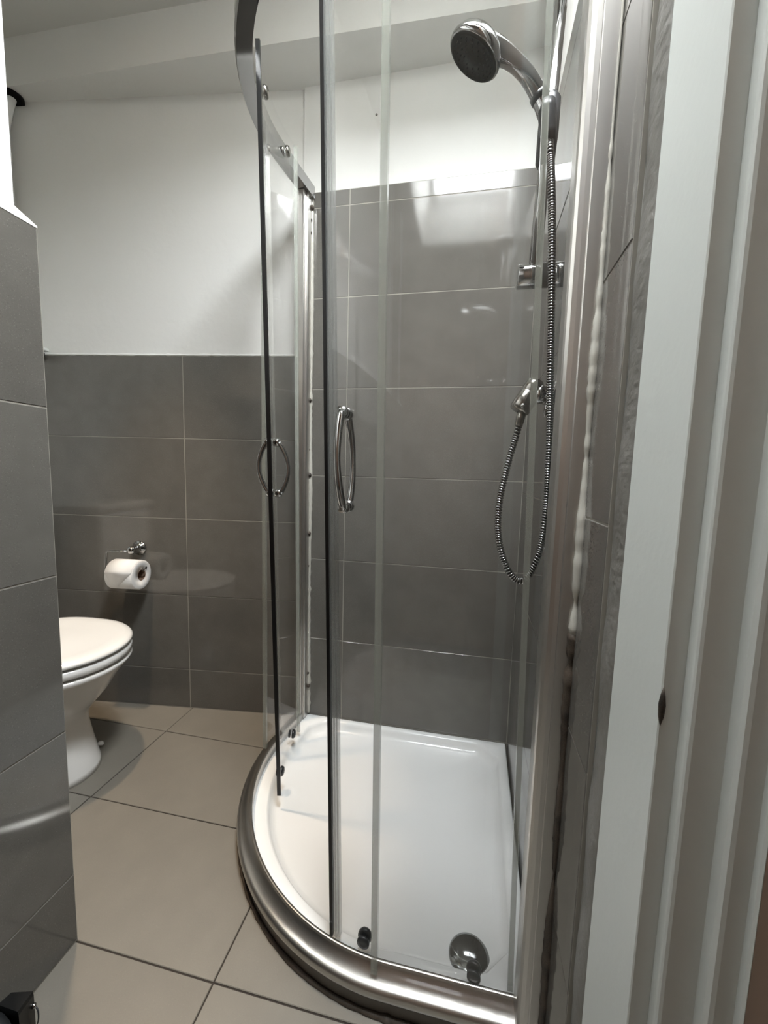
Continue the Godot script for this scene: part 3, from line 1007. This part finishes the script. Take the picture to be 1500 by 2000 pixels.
# ---------------------------------------------------------------- small things
func build_small_things() -> void:
	# pedal bin in the lower left corner
	var b := thing("pedal_bin", "small black bin with grey lid and wire handle beside the left wall", "bin", Vector3(-0.565, 0.0, -0.246))
	var s := smooth(tool())
	lathe(s, [Vector2(0.080, 0.0), Vector2(0.084, 0.004), Vector2(0.092, 0.215), Vector2(0.094, 0.232), Vector2(0.091, 0.236)], 40)
	obj("bucket", finish(s), M.black, b)
	var l := smooth(tool())
	lathe(l, [Vector2(0.090, 0.238), Vector2(0.0955, 0.241), Vector2(0.0945, 0.252), Vector2(0.084, 0.264), Vector2(0.05, 0.274), Vector2(0.001, 0.278)], 40)
	obj("lid", finish(l), M.darkgrey, b)
	var hb := tool()
	var hq := [Vector3(0.007, 0, -0.107), Vector3(0.0355, 0, -0.114), Vector3(0.038, 0, -0.094), Vector3(0.003, 0, -0.094)]
	var hl := []
	for y in [0.14, 0.256, 0.261]:
		var ring := []
		for p in hq:
			ring.append(Vector3(lerpf(p.x, 0.021, 0.08 if y > 0.26 else 0.0), y, p.z))
		hl.append(ring)
	loft(hb, hl, true)
	obj("hinge_block", finish(hb), M.black, b)
	var h := smooth(tool())
	tube(h, spline([Vector3(0.036, 0.240, -0.114), Vector3(0.042, 0.236, -0.113), Vector3(0.044, 0.228, -0.112), Vector3(0.042, 0.218, -0.112), Vector3(0.036, 0.205, -0.112)], 24), 0.0009, 8)
	obj("wire_handle", finish(h), M.darkgrey, b)
	var pv := smooth(tool())
	lathe(pv, [Vector2(0.003, 0.0), Vector2(0.003, 0.002), Vector2(0.0015, 0.0035), Vector2(0.0003, 0.004)], 12, frame(Vector3(1, 0.3, 0), Vector3(0.036, 0.241, -0.1125)))
	obj("pivot", finish(pv), M.chrome, b)
	# white pipe in the far corner under the bulkhead
	var p := thing("pipe", "white plastic pipe rising into the bulkhead at the far left corner", "pipe")
	var ps := smooth(tool())
	tube(ps, [Vector3(-1.640, 0.9, -1.215), Vector3(-1.640, 2.14, -1.215), Vector3(-1.626, 2.20, -1.218), Vector3(-1.610, 2.249, -1.222)], 0.016, 16)
	obj("pipe_run", finish(ps), M.seat, p)
	var pc := smooth(tool())
	lathe(pc, [Vector2(0.034, 0.0), Vector2(0.034, 0.010), Vector2(0.028, 0.012)], 20, Transform3D(Basis.IDENTITY, Vector3(-1.608, 2.238, -1.222)))
	obj("dark_collar", finish(pc), M.rubber, p)
	# small white ledge on the tile edge
	var lg := thing("ledge", "small white ledge end on top of the dark tiles", "ledge")
	box_part("ledge_board", Vector3(-1.653, 1.379, -1.235), Vector3(-1.525, 1.392, -1.18), 0.003, M.paint, lg)
	box_part("ledge_bracket", Vector3(-1.653, 1.360, -1.235), Vector3(-1.545, 1.3785, -1.19), 0.002, M.black, lg)
	# ceiling spot
	var c := thing("ceiling_spot", "white recessed ceiling spot above the toilet, outside the picture", "ceiling light", Vector3(-1.0, 2.4, -0.88))
	var cs := smooth(tool())
	lathe(cs, [Vector2(0.030, -0.002), Vector2(0.034, -0.008), Vector2(0.046, -0.006), Vector2(0.048, -0.0005), Vector2(0.030, -0.0005)], 32)
	obj("bezel", finish(cs), M.paint, c)
	var cd := smooth(tool())
	lathe(cd, [Vector2(0.001, -0.004), Vector2(0.030, -0.004), Vector2(0.030, -0.001)], 32)
	obj("lamp", finish(cd), M.glow, c)
